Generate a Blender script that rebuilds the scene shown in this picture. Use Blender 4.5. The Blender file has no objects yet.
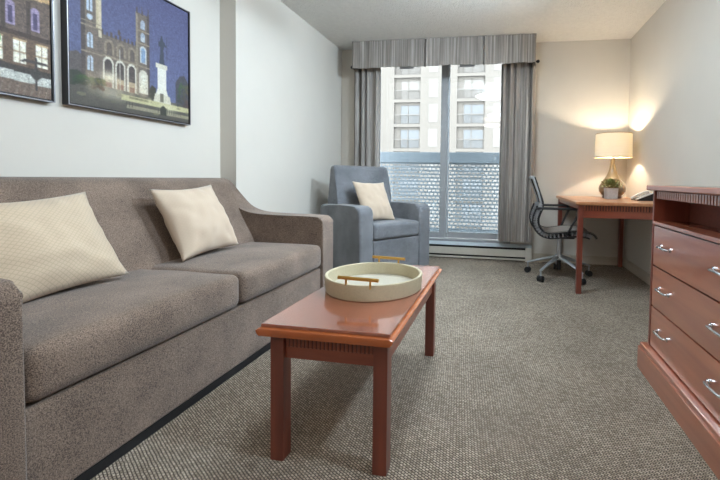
import bpy, bmesh, math, random
import numpy as np
from mathutils import Vector, Matrix, noise
random.seed(7)
SC = bpy.context.scene
COL = SC.collection
PI = math.pi

# ------------------------------------------------------------------ helpers
def lin(c):
    c = c / 255.0
    return c / 12.92 if c <= 0.04045 else ((c + 0.055) / 1.055) ** 2.4
def rgb(r, g, b): return (lin(r), lin(g), lin(b), 1.0)

def link(o, parent=None):
    COL.objects.link(o)
    if parent: o.parent = parent
    return o
def tag(o, label=None, cat=None, group=None, kind=None):
    if label: o['label'] = label
    if cat: o['category'] = cat
    if group: o['group'] = group
    if kind: o['kind'] = kind
    return o
def thing(name, label, cat, loc=(0, 0, 0), rz=0, group=None):
    o = bpy.data.objects.new(name, None); link(o)
    o.location = loc; o.rotation_euler = (0, 0, rz); o.empty_display_size = .1
    return tag(o, label, cat, group)
def obj(name, bm, mat, parent=None, smooth=35, recalc=True):
    if recalc: bmesh.ops.recalc_face_normals(bm, faces=bm.faces[:])
    me = bpy.data.meshes.new(name)
    bm.to_mesh(me); bm.free()
    mats = mat if isinstance(mat, (list, tuple)) else [mat]
    for m in mats: me.materials.append(m)
    if smooth:
        me.shade_smooth()
        me.set_sharp_from_angle(angle=math.radians(smooth))
    o = bpy.data.objects.new(name, me)
    if smooth and smooth <= 50:
        w_ = o.modifiers.new('normals', 'WEIGHTED_NORMAL'); w_.keep_sharp = True; w_.weight = 80
    return link(o, parent)
def struct(name, bm, mat, parent=None, smooth=None):
    o = obj(name, bm, mat, parent, smooth)
    if not parent: o['kind'] = 'structure'
    return o
def B(): return bmesh.new()

def box(bm, x0, x1, y0, y1, z0, z1, bev=0, seg=2, mi=0, M=None):
    t = bmesh.new()
    vs = [t.verts.new((x, y, z)) for x in (x0, x1) for y in (y0, y1) for z in (z0, z1)]
    for f in ((0, 1, 3, 2), (4, 6, 7, 5), (0, 4, 5, 1), (2, 3, 7, 6), (0, 2, 6, 4), (1, 5, 7, 3)):
        t.faces.new([vs[i] for i in f])
    if bev:
        bmesh.ops.bevel(t, geom=t.edges[:], offset=bev, segments=seg, profile=.6, affect='EDGES', clamp_overlap=True)
    merge(bm, t, mi, M)
def merge(bm, t, mi=0, M=None):
    if M is not None: bmesh.ops.transform(t, matrix=M, verts=t.verts[:])
    bmesh.ops.recalc_face_normals(t, faces=t.faces[:])
    mp = {}
    for v in t.verts: mp[v] = bm.verts.new(v.co)
    for f in t.faces:
        try:
            g = bm.faces.new([mp[v] for v in f.verts]); g.material_index = mi
        except ValueError: pass
    t.free()
def prism(bm, pts, a0, a1, axis='Y', bev=0, seg=3, mi=0, M=None):
    """pts polygon in the other two axes (Y: (x,z); X: (y,z); Z: (x,y))"""
    def mk(p, a):
        return {'Y': (p[0], a, p[1]), 'X': (a, p[0], p[1]), 'Z': (p[0], p[1], a)}[axis]
    t = bmesh.new()
    A = [t.verts.new(mk(p, a0)) for p in pts]; C = [t.verts.new(mk(p, a1)) for p in pts]
    n = len(pts)
    fa = t.faces.new(A); fb = t.faces.new(C[::-1])
    for i in range(n): t.faces.new([A[i], C[i], C[(i + 1) % n], A[(i + 1) % n]])
    if bev:
        es = list(set(fa.edges[:] + fb.edges[:]))
        bmesh.ops.bevel(t, geom=es, offset=bev, segments=seg, profile=.6, affect='EDGES', clamp_overlap=True)
    bmesh.ops.triangulate(t, faces=[f for f in t.faces if len(f.verts) > 4])
    merge(bm, t, mi, M)
def tube(bm, pts, r, n=10, cap=True, mi=0, M=None, flat=1.0, up=(0, 0, 1)):
    pts = [Vector(p) for p in pts]
    rs = r if isinstance(r, (list, tuple)) else [r] * len(pts)
    t = bmesh.new(); rings = []
    prev = None
    for i, p in enumerate(pts):
        d = (pts[min(i + 1, len(pts) - 1)] - pts[max(i - 1, 0)]).normalized()
        if prev is None:
            u = Vector(up); u = u - d * u.dot(d)
            if u.length < .1: u = Vector((1, 0, 0)) - d * d.x
        else: u = prev - d * prev.dot(d)
        u.normalize(); prev = u; w = d.cross(u)
        rings.append([t.verts.new(p + (u * math.cos(2 * PI * k / n) * flat + w * math.sin(2 * PI * k / n)) * rs[i]) for k in range(n)])
    for a, b in zip(rings, rings[1:]):
        for k in range(n): t.faces.new([a[k], a[(k + 1) % n], b[(k + 1) % n], b[k]])
    if cap: t.faces.new(rings[0][::-1]); t.faces.new(rings[-1])
    merge(bm, t, mi, M)
def lathe(bm, prof, c=(0, 0, 0), n=32, mi=0, closed=False, M=None):
    t = bmesh.new(); rings = []
    for r, z in prof:
        if r < 1e-5: rings.append([t.verts.new((c[0], c[1], c[2] + z))])
        else: rings.append([t.verts.new((c[0] + r * math.cos(2 * PI * k / n), c[1] + r * math.sin(2 * PI * k / n), c[2] + z)) for k in range(n)])
    seq = list(zip(rings, rings[1:]))
    if closed: seq.append((rings[-1], rings[0]))
    for a, b in seq:
        for k in range(n):
            q = [a[k % len(a)], a[(k + 1) % len(a)], b[(k + 1) % len(b)], b[k % len(b)]]
            u = []
            for v in q:
                if v not in u: u.append(v)
            if len(u) > 2: t.faces.new(u)
    merge(bm, t, mi, M)
def spline(pts, k=8):
    P = [Vector(p) for p in pts]; out = []
    for i in range(len(P) - 1):
        a, b, c, d = P[max(i - 1, 0)], P[i], P[i + 1], P[min(i + 2, len(P) - 1)]
        for j in range(k):
            t = j / k
            out.append(.5 * ((2 * b) + (c - a) * t + (2 * a - 5 * b + 4 * c - d) * t * t + (3 * b - a - 3 * c + d) * t ** 3))
    out.append(P[-1]); return out

def soft_box(bm, x0, x1, y0, y1, z0, z1, r=.03, puff=.012, puff_side=.0, n=14, M=None, wob=0.0):
    """an upholstered block: rounded edges, crowned faces"""
    t = bmesh.new()
    bmesh.ops.create_cube(t, size=2)
    bmesh.ops.subdivide_edges(t, edges=t.edges[:], cuts=n, use_grid_fill=True)
    hx, hy, hz = (x1 - x0) / 2, (y1 - y0) / 2, (z1 - z0) / 2
    cx, cy, cz = (x0 + x1) / 2, (y0 + y1) / 2, (z0 + z1) / 2
    def remap(s, h):   # denser rows near the edges
        k = r / h
        a = abs(s)
        e = 1 - 4 / (n + 1)
        v = a / e * (1 - k) if a < e else (1 - k) + (a - e) / (1 - e) * k
        return math.copysign(v, s) * h
    for v in t.verts:
        p = Vector((remap(v.co.x, hx), remap(v.co.y, hy), remap(v.co.z, hz)))
        q = Vector((max(-hx + r, min(hx - r, p.x)), max(-hy + r, min(hy - r, p.y)), max(-hz + r, min(hz - r, p.z))))
        d = p - q
        if d.length > 1e-7:
            m = max(abs(d.x), abs(d.y), abs(d.z))
            p = q + d.normalized() * min(r, m if (abs(d.x) > 0) + (abs(d.y) > 0) + (abs(d.z) > 0) == 1 else m)
        u, w, s = p.x / hx, p.y / hy, p.z / hz
        p.z += puff * (1 - u * u) * (1 - w * w) * s
        p.x += puff_side * (1 - w * w) * (1 - s * s) * u
        if wob: p.z += wob * noise.noise(Vector((p.x * 5 + cx, p.y * 5 + cy, s)))
        v.co = p + Vector((cx, cy, cz))
    merge(bm, t, 0, M)

# ------------------------------------------------------------------ materials
def mat(name, col, rough=.6, metal=0, spec=.5, coat=0, noise_amt=0, noise_scale=30, bump=0, bump_scale=200, sheen=0, coatr=.1):
    m = bpy.data.materials.new(name); m.use_nodes = True
    nt = m.node_tree; N = nt.nodes; L = nt.links
    b = N['Principled BSDF']
    b.inputs['Base Color'].default_value = col
    b.inputs['Roughness'].default_value = rough
    b.inputs['Metallic'].default_value = metal
    b.inputs['Specular IOR Level'].default_value = spec
    b.inputs['Coat Weight'].default_value = coat
    b.inputs['Coat IOR'].default_value = 2.5 if coat == 1 else 1.5
    b.inputs['Coat Roughness'].default_value = coatr
    b.inputs['Sheen Weight'].default_value = sheen
    tc = N.new('ShaderNodeTexCoord')
    n = N.new('ShaderNodeTexNoise'); n.inputs['Scale'].default_value = noise_scale; n.inputs['Detail'].default_value = 4
    L.new(tc.outputs['Object'], n.inputs['Vector'])
    if True:
        a = noise_amt if noise_amt else .03
        mx = N.new('ShaderNodeMix'); mx.data_type = 'RGBA'; mx.blend_type = 'MULTIPLY'
        mx.inputs[0].default_value = 1
        cr = N.new('ShaderNodeMapRange'); cr.inputs[1].default_value = .3; cr.inputs[2].default_value = .7
        cr.inputs[3].default_value = 1 - a; cr.inputs[4].default_value = 1 + a
        L.new(n.outputs['Fac'], cr.inputs[0])
        mx.inputs[6].default_value = col
        L.new(cr.outputs[0], mx.inputs[7]); L.new(mx.outputs[2], b.inputs['Base Color'])
    if bump:
        n2 = N.new('ShaderNodeTexNoise'); n2.inputs['Scale'].default_value = bump_scale; n2.inputs['Detail'].default_value = 3
        L.new(tc.outputs['Object'], n2.inputs['Vector'])
        bp = N.new('ShaderNodeBump'); bp.inputs['Strength'].default_value = bump; bp.inputs['Distance'].default_value = .004
        L.new(n2.outputs['Fac'], bp.inputs['Height']); L.new(bp.outputs[0], b.inputs['Normal'])
    return m

def fabric(name, col, col2, scale=260, bump=.5, slub=0.0):
    m = mat(name, col, rough=.92, spec=.15, sheen=.25)
    nt = m.node_tree; N = nt.nodes; L = nt.links; b = N['Principled BSDF']
    tc = N['Texture Coordinate']
    a = N.new('ShaderNodeTexNoise'); a.inputs['Scale'].default_value = scale; a.inputs['Detail'].default_value = 2
    c = N.new('ShaderNodeTexNoise'); c.inputs['Scale'].default_value = 5; c.inputs['Detail'].default_value = 3
    L.new(tc.outputs['Object'], a.inputs['Vector']); L.new(tc.outputs['Object'], c.inputs['Vector'])
    ad = N.new('ShaderNodeMath'); ad.operation = 'MULTIPLY_ADD'; ad.inputs[1].default_value = .35
    L.new(c.outputs['Fac'], ad.inputs[0]); L.new(a.outputs['Fac'], ad.inputs[2])
    r = N.new('ShaderNodeValToRGB'); r.color_ramp.elements[0].position = .5; r.color_ramp.elements[1].position = .85
    r.color_ramp.elements[0].color = col2; r.color_ramp.elements[1].color = col
    L.new(ad.outputs[0], r.inputs[0]); L.new(r.outputs[0], b.inputs['Base Color'])
    bp = N.new('ShaderNodeBump'); bp.inputs['Strength'].default_value = bump; bp.inputs['Distance'].default_value = .002
    L.new(a.outputs['Fac'], bp.inputs['Height']); L.new(bp.outputs[0], b.inputs['Normal'])
    return m

def wood(name, c1, c2, axis='Y', rough=.32, coat=.4, scale=1.0):
    m = mat(name, c1, rough=rough, spec=.5, coat=coat, coatr=.09 if coat == 1 else .22)
    nt = m.node_tree; N = nt.nodes; L = nt.links; b = N['Principled BSDF']
    tc = N['Texture Coordinate']
    mp = N.new('ShaderNodeMapping')
    s = {'X': (1.2, 14, 14), 'Y': (14, 1.2, 14), 'Z': (14, 14, 1.2)}[axis]
    mp.inputs['Scale'].default_value = [v * scale for v in s]
    L.new(tc.outputs['Object'], mp.inputs['Vector'])
    n = N.new('ShaderNodeTexNoise'); n.inputs['Scale'].default_value = 1.6; n.inputs['Detail'].default_value = 6; n.inputs['Distortion'].default_value = .4
    L.new(mp.outputs[0], n.inputs['Vector'])
    r = N.new('ShaderNodeValToRGB'); r.color_ramp.elements[0].position = .3; r.color_ramp.elements[1].position = .7
    r.color_ramp.elements[0].color = c2; r.color_ramp.elements[1].color = c1
    L.new(n.outputs['Fac'], r.inputs[0]); L.new(r.outputs[0], b.inputs['Base Color'])
    return m

def carpet_mat():
    m = mat('carpet', rgb(120, 115, 105), rough=.95, spec=.1)
    nt = m.node_tree; N = nt.nodes; L = nt.links; b = N['Principled BSDF']
    tc = N['Texture Coordinate']
    mp = N.new('ShaderNodeMapping'); mp.inputs['Rotation'].default_value = (0, 0, math.radians(32))
    L.new(tc.outputs['Object'], mp.inputs['Vector'])
    # slight wobble so the woven rows are not perfectly straight
    nz = N.new('ShaderNodeTexNoise'); nz.inputs['Scale'].default_value = 60; nz.inputs['Detail'].default_value = 2
    L.new(tc.outputs['Object'], nz.inputs['Vector'])
    vm = N.new('ShaderNodeVectorMath'); vm.operation = 'MULTIPLY_ADD'; vm.inputs[1].default_value = (.005, .005, 0)
    L.new(nz.outputs['Color'], vm.inputs[0]); L.new(mp.outputs[0], vm.inputs[2])
    br = N.new('ShaderNodeTexBrick'); br.inputs['Scale'].default_value = 1
    br.inputs['Brick Width'].default_value = .0135; br.inputs['Row Height'].default_value = .0085
    br.inputs['Mortar Size'].default_value = .0022; br.inputs['Mortar Smooth'].default_value = .8
    br.inputs['Color1'].default_value = rgb(201, 187, 170); br.inputs['Color2'].default_value = rgb(158, 145, 128)
    br.inputs['Mortar'].default_value = rgb(86, 78, 70)
    L.new(vm.outputs[0], br.inputs['Vector'])
    n = N.new('ShaderNodeTexNoise'); n.inputs['Scale'].default_value = 130; n.inputs['Detail'].default_value = 3
    L.new(tc.outputs['Object'], n.inputs['Vector'])
    n3 = N.new('ShaderNodeTexNoise'); n3.inputs['Scale'].default_value = 3; n3.inputs['Detail'].default_value = 5
    L.new(tc.outputs['Object'], n3.inputs['Vector'])
    mr = N.new('ShaderNodeMapRange'); mr.inputs[1].default_value = .3; mr.inputs[2].default_value = .7; mr.inputs[3].default_value = .72; mr.inputs[4].default_value = 1.2
    L.new(n.outputs['Fac'], mr.inputs[0])
    mr3 = N.new('ShaderNodeMapRange'); mr3.inputs[1].default_value = .35; mr3.inputs[2].default_value = .65; mr3.inputs[3].default_value = .9; mr3.inputs[4].default_value = 1.08
    L.new(n3.outputs['Fac'], mr3.inputs[0])
    mu = N.new('ShaderNodeMath'); mu.operation = 'MULTIPLY'; L.new(mr.outputs[0], mu.inputs[0]); L.new(mr3.outputs[0], mu.inputs[1])
    mx = N.new('ShaderNodeMix'); mx.data_type = 'RGBA'; mx.blend_type = 'MULTIPLY'; mx.inputs[0].default_value = 1
    L.new(br.outputs['Color'], mx.inputs[6]); L.new(mu.outputs[0], mx.inputs[7]); L.new(mx.outputs[2], b.inputs['Base Color'])
    bp = N.new('ShaderNodeBump'); bp.inputs['Strength'].default_value = .8; bp.inputs['Distance'].default_value = .004; bp.invert = True
    L.new(br.outputs['Fac'], bp.inputs['Height']); L.new(bp.outputs[0], b.inputs['Normal'])
    return m

def popcorn_mat():
    m = mat('popcorn_ceiling', rgb(238, 236, 231), rough=.95, spec=.1)
    nt = m.node_tree; N = nt.nodes; L = nt.links; b = N['Principled BSDF']; tc = N['Texture Coordinate']
    v = N.new('ShaderNodeTexVoronoi'); v.inputs['Scale'].default_value = 85
    n = N.new('ShaderNodeTexNoise'); n.inputs['Scale'].default_value = 60; n.inputs['Detail'].default_value = 4
    L.new(tc.outputs['Object'], v.inputs['Vector']); L.new(tc.outputs['Object'], n.inputs['Vector'])
    a = N.new('ShaderNodeMath'); a.operation = 'SUBTRACT'; L.new(n.outputs['Fac'], a.inputs[0]); L.new(v.outputs['Distance'], a.inputs[1])
    bp = N.new('ShaderNodeBump'); bp.inputs['Strength'].default_value = 1; bp.inputs['Distance'].default_value = .008
    L.new(a.outputs[0], bp.inputs['Height']); L.new(bp.outputs[0], b.inputs['Normal'])
    return m

def stripe_fabric():
    """grey drapery with fine vertical streaks; streaks follow the cloth's own U coordinate"""
    m = mat('striped_drapery', rgb(150, 148, 145), rough=.85, spec=.2, sheen=.2)
    nt = m.node_tree; N = nt.nodes; L = nt.links; b = N['Principled BSDF']
    uv = N.new('ShaderNodeUVMap'); uv.uv_map = 'UVMap'
    mp = N.new('ShaderNodeMapping'); mp.inputs['Scale'].default_value = (1, .012, 1)
    L.new(uv.outputs[0], mp.inputs['Vector'])
    n = N.new('ShaderNodeTexNoise'); n.inputs['Scale'].default_value = 46; n.inputs['Detail'].default_value = 4; n.inputs['Roughness'].default_value = .7
    L.new(mp.outputs[0], n.inputs['Vector'])
    r = N.new('ShaderNodeValToRGB')
    r.color_ramp.elements[0].position = .34; r.color_ramp.elements[0].color = rgb(112, 105, 100)
    r.color_ramp.elements[1].position = .68; r.color_ramp.elements[1].color = rgb(196, 189, 181)
    e = r.color_ramp.elements.new(.5); e.color = rgb(147, 140, 134)
    L.new(n.outputs['Fac'], r.inputs[0]); L.new(r.outputs[0], b.inputs['Base Color'])
    return m

def pillow_mat(name, col, quilt=True):
    m = mat(name, col, rough=.8, spec=.25, sheen=.3)
    nt = m.node_tree; N = nt.nodes; L = nt.links; b = N['Principled BSDF']
    uv = N.new('ShaderNodeUVMap'); uv.uv_map = 'UVMap'
    mp = N.new('ShaderNodeMapping'); mp.inputs['Rotation'].default_value = (0, 0, math.radians(45)); mp.inputs['Scale'].default_value = (34, 34, 34)
    L.new(uv.outputs[0], mp.inputs['Vector'])
    sp = N.new('ShaderNodeSeparateXYZ'); L.new(mp.outputs[0], sp.inputs[0])
    outs = []
    for k in (0, 1):
        f = N.new('ShaderNodeMath'); f.operation = 'FRACT'; L.new(sp.outputs[k], f.inputs[0])
        s = N.new('ShaderNodeMath'); s.operation = 'SUBTRACT'; s.inputs[1].default_value = .5; L.new(f.outputs[0], s.inputs[0])
        a = N.new('ShaderNodeMath'); a.operation = 'ABSOLUTE'; L.new(s.outputs[0], a.inputs[0]); outs.append(a)
    mxm = N.new('ShaderNodeMath'); mxm.operation = 'MAXIMUM'; L.new(outs[0].outputs[0], mxm.inputs[0]); L.new(outs[1].outputs[0], mxm.inputs[1])
    mr = N.new('ShaderNodeMapRange'); mr.inputs[1].default_value = .34; mr.inputs[2].default_value = .48; mr.inputs[3].default_value = 1.0; mr.inputs[4].default_value = .84 if quilt else .97
    L.new(mxm.outputs[0], mr.inputs[0])
    mx = N.new('ShaderNodeMix'); mx.data_type = 'RGBA'; mx.blend_type = 'MULTIPLY'; mx.inputs[0].default_value = 1
    mx.inputs[6].default_value = col; L.new(mr.outputs[0], mx.inputs[7]); L.new(mx.outputs[2], b.inputs['Base Color'])
    bp = N.new('ShaderNodeBump'); bp.inputs['Strength'].default_value = .5 if quilt else .15; bp.inputs['Distance'].default_value = .003
    L.new(mr.outputs[0], bp.inputs['Height']); L.new(bp.outputs[0], b.inputs['Normal'])
    return m

def glass_mat(tint=(.93, .96, .97, 1), refl=.09):
    m = bpy.data.materials.new('window_glass'); m.use_nodes = True
    nt = m.node_tree; N = nt.nodes; L = nt.links
    N.remove(N['Principled BSDF'])
    t = N.new('ShaderNodeBsdfTransparent'); t.inputs[0].default_value = tint
    g = N.new('ShaderNodeBsdfGlossy'); g.inputs['Roughness'].default_value = .02
    mx = N.new('ShaderNodeMixShader'); fr = N.new('ShaderNodeFresnel'); fr.inputs[0].default_value = 1.45
    L.new(fr.outputs[0], mx.inputs[0])
    L.new(t.outputs[0], mx.inputs[1]); L.new(g.outputs[0], mx.inputs[2]); L.new(mx.outputs[0], N['Material Output'].inputs[0])
    return m

def shade_mat():
    m = bpy.data.materials.new('lamp_shade_linen'); m.use_nodes = True
    nt = m.node_tree; N = nt.nodes; L = nt.links
    N.remove(N['Principled BSDF'])
    d = N.new('ShaderNodeBsdfDiffuse'); d.inputs[0].default_value = rgb(252, 244, 226)
    t = N.new('ShaderNodeBsdfTranslucent'); t.inputs[0].default_value = rgb(255, 244, 218)
    mx = N.new('ShaderNodeMixShader'); mx.inputs[0].default_value = .13
    L.new(d.outputs[0], mx.inputs[1]); L.new(t.outputs[0], mx.inputs[2]); L.new(mx.outputs[0], N['Material Output'].inputs[0])
    return m

def emit_mat(name, col, s):
    m = bpy.data.materials.new(name); m.use_nodes = True
    nt = m.node_tree; N = nt.nodes; L = nt.links
    N.remove(N['Principled BSDF'])
    e = N.new('ShaderNodeEmission'); e.inputs[0].default_value = col; e.inputs[1].default_value = s
    L.new(e.outputs[0], N['Material Output'].inputs[0]); return m

WALL = mat('wall_paint', rgb(210, 204, 194), rough=.85, spec=.2, noise_amt=.015, noise_scale=3, bump=.08, bump_scale=300)
CEIL = popcorn_mat()
CARPET = carpet_mat()
BASEB = mat('painted_baseboard', rgb(196, 186, 170), rough=.5)
SOFA = fabric('taupe_upholstery', rgb(150, 130, 115), rgb(74, 61, 53), scale=330)
SOFAD = mat('sofa_plinth', rgb(22, 22, 24), rough=.7)
CHAIRF = fabric('slate_upholstery', rgb(146, 148, 152), rgb(76, 78, 83), scale=330)
CHERRY = wood('cherry_wood', rgb(168, 92, 62), rgb(134, 66, 44), 'Y')
TABLET = wood('glossy_cherry_top', rgb(160, 86, 60), rgb(132, 66, 46), 'Y', rough=.24, coat=1)
CHERRYX = wood('cherry_wood_across', rgb(148, 78, 56), rgb(114, 56, 42), 'X')
CHERRYZ = wood('cherry_wood_upright', rgb(138, 72, 54), rgb(106, 52, 41), 'Z')
CHEDGE = wood('cherry_edge', rgb(196, 112, 58), rgb(165, 84, 42), 'X', rough=.25, coat=.8)
DRESS = wood('dresser_wood', rgb(188, 110, 78), rgb(156, 84, 58), 'Y', rough=.3, coat=1, scale=.7)
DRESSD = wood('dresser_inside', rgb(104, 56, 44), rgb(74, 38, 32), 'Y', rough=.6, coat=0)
DRAPE = stripe_fabric()
CREAM = pillow_mat('cream_quilted', rgb(204, 184, 158), True)
CREAMP = pillow_mat('cream_plain', rgb(202, 182, 160), False)
ALU = mat('grey_aluminium', rgb(156, 158, 160), rough=.45, metal=.0)
ALUL = mat('pale_aluminium', rgb(196, 206, 212), rough=.4, metal=.2)
RAILM = mat('painted_rail', rgb(70, 80, 87), rough=.55)
GLASS = glass_mat()
HEATER = mat('heater_enamel', rgb(196, 190, 178), rough=.4)
DARK = mat('dark_gap', rgb(30, 28, 27), rough=.8)
SILVER = mat('polished_silver', rgb(215, 218, 222), rough=.22, metal=1)
CHROME = mat('satin_silver', rgb(190, 194, 200), rough=.35, metal=.7)
BLACKP = mat('black_plastic', rgb(30, 31, 34), rough=.45)
GOLD = mat('brushed_gold', rgb(214, 168, 92), rough=.3, metal=.9)
TRAYC = mat('cream_shagreen', rgb(192, 181, 152), rough=.5, noise_amt=.05, noise_scale=120, bump=.4, bump_scale=220)
TRAYI = mat('tray_lining', rgb(190, 184, 168), rough=.3, noise_amt=.05, noise_scale=150)
SHADE = shade_mat()
LBASE = mat('smoked_olive_glass', rgb(122, 103, 76), rough=.12, spec=.7, coat=.8)
LFOOT = mat('lamp_foot', rgb(96, 76, 54), rough=.3)
POT = mat('whitewashed_planter', rgb(186, 180, 176), rough=.7, noise_amt=.1, noise_scale=60)
LEAF = mat('plant_leaf', rgb(112, 120, 66), rough=.6, noise_amt=.35, noise_scale=60)
PWHITE = mat('phone_white', rgb(214, 214, 212), rough=.35)
MESHF = mat('grey_mesh_fabric', rgb(150, 142, 134), rough=.7, noise_amt=.2, noise_scale=400)
FRAMEK = mat('black_picture_frame', rgb(28, 24, 26), rough=.35)
FRAMES = mat('silver_frame_lip', rgb(150, 150, 156), rough=.35, metal=.6)

# ------------------------------------------------------------------ the room
XR, XF, XN, YB, YS, YREAR, CZ = 1.32, -1.96, -2.092, 4.40, 2.545, -1.9, 2.45
b = B(); box(b, XN - .1, XR + .1, YREAR - .1, YB + .12, -.1, 0); struct('floor', b, CARPET)
b = B(); box(b, XN - .1, XR + .1, YREAR - .1, YB + .12, CZ, CZ + .12); struct('ceiling', b, CEIL)
b = B(); prism(b, [(XN - .1, YREAR - .1), (XN, YREAR - .1), (XN, YS), (XF, YS), (XF, YB), (XN - .1, YB)], 0, CZ, 'Z'); struct('wall_left', b, WALL)
b = B(); box(b, XR, XR + .1, YREAR - .1, YB, 0, CZ); struct('wall_right', b, WALL)
b = B(); box(b, XN, XR, YREAR - .1, YREAR, 0, CZ); struct('wall_front', b, WALL)
WX0, WX1, WZ0, WZ1 = -1.60, .10, .165, 2.38
b = B()
box(b, XN - .1, WX0, YB, YB + .12, 0, CZ); box(b, WX1, XR + .1, YB, YB + .12, 0, CZ)
box(b, WX0, WX1, YB, YB + .12, 0, WZ0); box(b, WX0, WX1, YB, YB + .12, WZ1, CZ)
struct('wall_back', b, WALL)
def baseb(name, x0, x1, y0, y1, nx=0, ny=0):
    b = B(); box(b, x0, x1, y0, y1, 0, .075, .003); box(b, x0 + .003 * (nx < 0) , x1 - .003 * (nx > 0), y0 + .004 * (ny < 0), y1, .075, .092, .004)
    struct(name, b, BASEB, smooth=30)
baseb('baseboard_right', XR - .013, XR, 2.1, YB, nx=-1)
baseb('baseboard_back', .345, XR - .014, YB - .013, YB, ny=-1)
baseb('baseboard_left', XN, XN + .013, YREAR, YS - .001, nx=1)
baseb('baseboard_corner', XF, XF + .013, YS, YB, nx=1)

# sliding balcony door
w = tag(thing('window_1', None, None, (0, 0, 0)), kind='structure')
y0, y1 = YB + .03, YB + .11
b = B()
box(b, WX0, WX0 + .05, y0, y1, WZ0, WZ1, .004); box(b, WX1 - .05, WX1, y0, y1, WZ0, WZ1, .004)
box(b, WX0 + .05, WX1 - .05, y0, y1, WZ1 - .05, WZ1, .004); box(b, WX0 + .05, WX1 - .05, y0 - .025, y1, WZ0, WZ0 + .045, .004)
obj('window_frame', b, ALU, w)
def sash(name, xa, xb, ya, yb, st=.035, sr=.035, bot=.07, M1=ALU, top=.05):
    b = B(); z0, z1 = WZ0 + .05, WZ1 - .05
    box(b, xa, xa + st, ya, yb, z0, z1, .003); box(b, xb - sr, xb, ya, yb, z0, z1, .003)
    box(b, xa + st, xb - sr, ya, yb, z0, z0 + bot, .003); box(b, xa + st, xb - sr, ya, yb, z1 - top, z1, .003)
    s = obj(name, b, M1, w)
    b = B(); box(b, xa + st, xb - sr, (ya + yb) / 2 - .003, (ya + yb) / 2 + .003, z0 + bot, z1 - top)
    g = obj('pane', b, GLASS, s, smooth=None)
    return s
sash('sliding_sash', WX0 + .05, -.668, YB + .045, YB + .07, sr=.07)
sash('fixed_sash', -.69, WX1 - .05, YB + .078, YB + .103, st=.05, sr=.03, M1=ALU)
b = B(); box(b, -.655, -.643, YB + .066, YB + .078, WZ0 + .11, WZ1 - .1, .002); obj('weather_strip', b, ALUL, w)

# baseboard heater
h = thing('baseboard_heater', 'long cream metal baseboard heater on the carpet below the sliding glass door', 'heater', (0, 4.34, 0))
hx0, hx1, hy0 = -1.72, .335, 4.325
def L_(o): return o
b = B(); prism(b, [(hy0 - 4.34 + .012, .168), (YB - 4.34 - .001, .186), (YB - 4.34 - .001, .176), (hy0 - 4.34, .156), (hy0 - 4.34, .160)], hx0, hx1, 'X'); obj('top_cover', b, ALUL, h)
b = B(); box(b, hx0 + .002, hx1 - .07, hy0 - 4.34 + .002, hy0 - 4.34 + .012, .052, .132, .003); obj('front_panel', b, HEATER, h)
b = B(); box(b, hx0 + .002, hx1 - .07, -.005 + .01, YB - 4.34 - .002, .03, .155); obj('heating_core', b, DARK, h)
b = B(); box(b, hx0, hx1 - .07, hy0 - 4.34 + .006, YB - 4.34 - .002, .012, .030, .002); obj('bottom_lip', b, HEATER, h)
for xa, xb in ((hx1 - .07, hx1), (hx0 - .03, hx0)):
    b = B(); box(b, xa, xb, hy0 - 4.34 - .002, YB - 4.34 - .001, .0, .158, .004); obj('end_cap', b, HEATER, h)

# balcony, screen and the building across the street
b = B(); box(b, -4.2, 3.2, YB + .12, 5.75, -.2, .06); struct('balcony_floor', b, mat('balcony_concrete', rgb(205, 203, 198), rough=.9, noise_amt=.08, noise_scale=8))
r = thing('balcony_railing', 'blue-grey balcony guard of perforated metal sheet beyond the glass door', 'railing', (0, 5.55, 0.06))
b = B(); box(b, -3.2, 1.6, -.03, .05, 1.09, 1.245, .006); obj('top_rail', b, RAILM, r)
b = B(); box(b, -3.2, 1.6, -.02, .03, 0.06, .105, .004); obj('bottom_rail', b, RAILM, r)
for x in (-3.15, 1.5):
    b = B(); box(b, x, x + .05, .031, .08, 0, 1.09, .003); obj('post', b, RAILM, r)
def perforated(xa, xb, za, zb, px=.062, pz=.0535, hw=.044, hh=.028):
    b = B(); nr = int((zb - za) / pz); nc = int((xb - xa) / px)
    for i in range(nr + 1):
        z = za + i * pz
        box(b, xa, xb, 0, .004, z, min(z + pz - hh, zb))
        if z + pz > zb: continue
        off = px / 2 if i % 2 else 0
        x = xa + off; box(b, xa, xa + .02, 0, .004, z + pz - hh, z + pz)
        for k in range(nc + 1):
            x0 = xa + off + k * px
            if x0 + px - hw > xb: break
            box(b, x0, x0 + px - hw, 0, .004, z + pz - hh, z + pz)
    return b
obj('perforated_panel', perforated(-3.1, 1.5, .105, 1.09), RAILM, r, smooth=None, recalc=False)

FAC = mat('pale_render', rgb(82, 77, 71), rough=.9, noise_amt=.02, noise_scale=.4)
FACR = mat('loggia_render', rgb(91, 87, 81), rough=.9)
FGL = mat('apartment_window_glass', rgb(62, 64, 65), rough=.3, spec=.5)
FGLL = mat('apartment_glare_pale', rgb(90, 86, 81), rough=.8)  # glare washing out upper windows and rails, painted in as a paler colour
bd = thing('apartment_building', 'pale cream apartment block with recessed balconies across the street', 'building', (0, 42, -16))
FY = 0.0
zb, zt = 0.0, 40.0
bays = []
for k in range(-5, 6):
    a0 = -5.2 + k * 7.2
    bays.append((a0, a0 + 3.05))
floors = [(16 + 7.0 - 2.76 * 8 + 2.76 * j) for j in range(14)]      # slab levels
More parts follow.
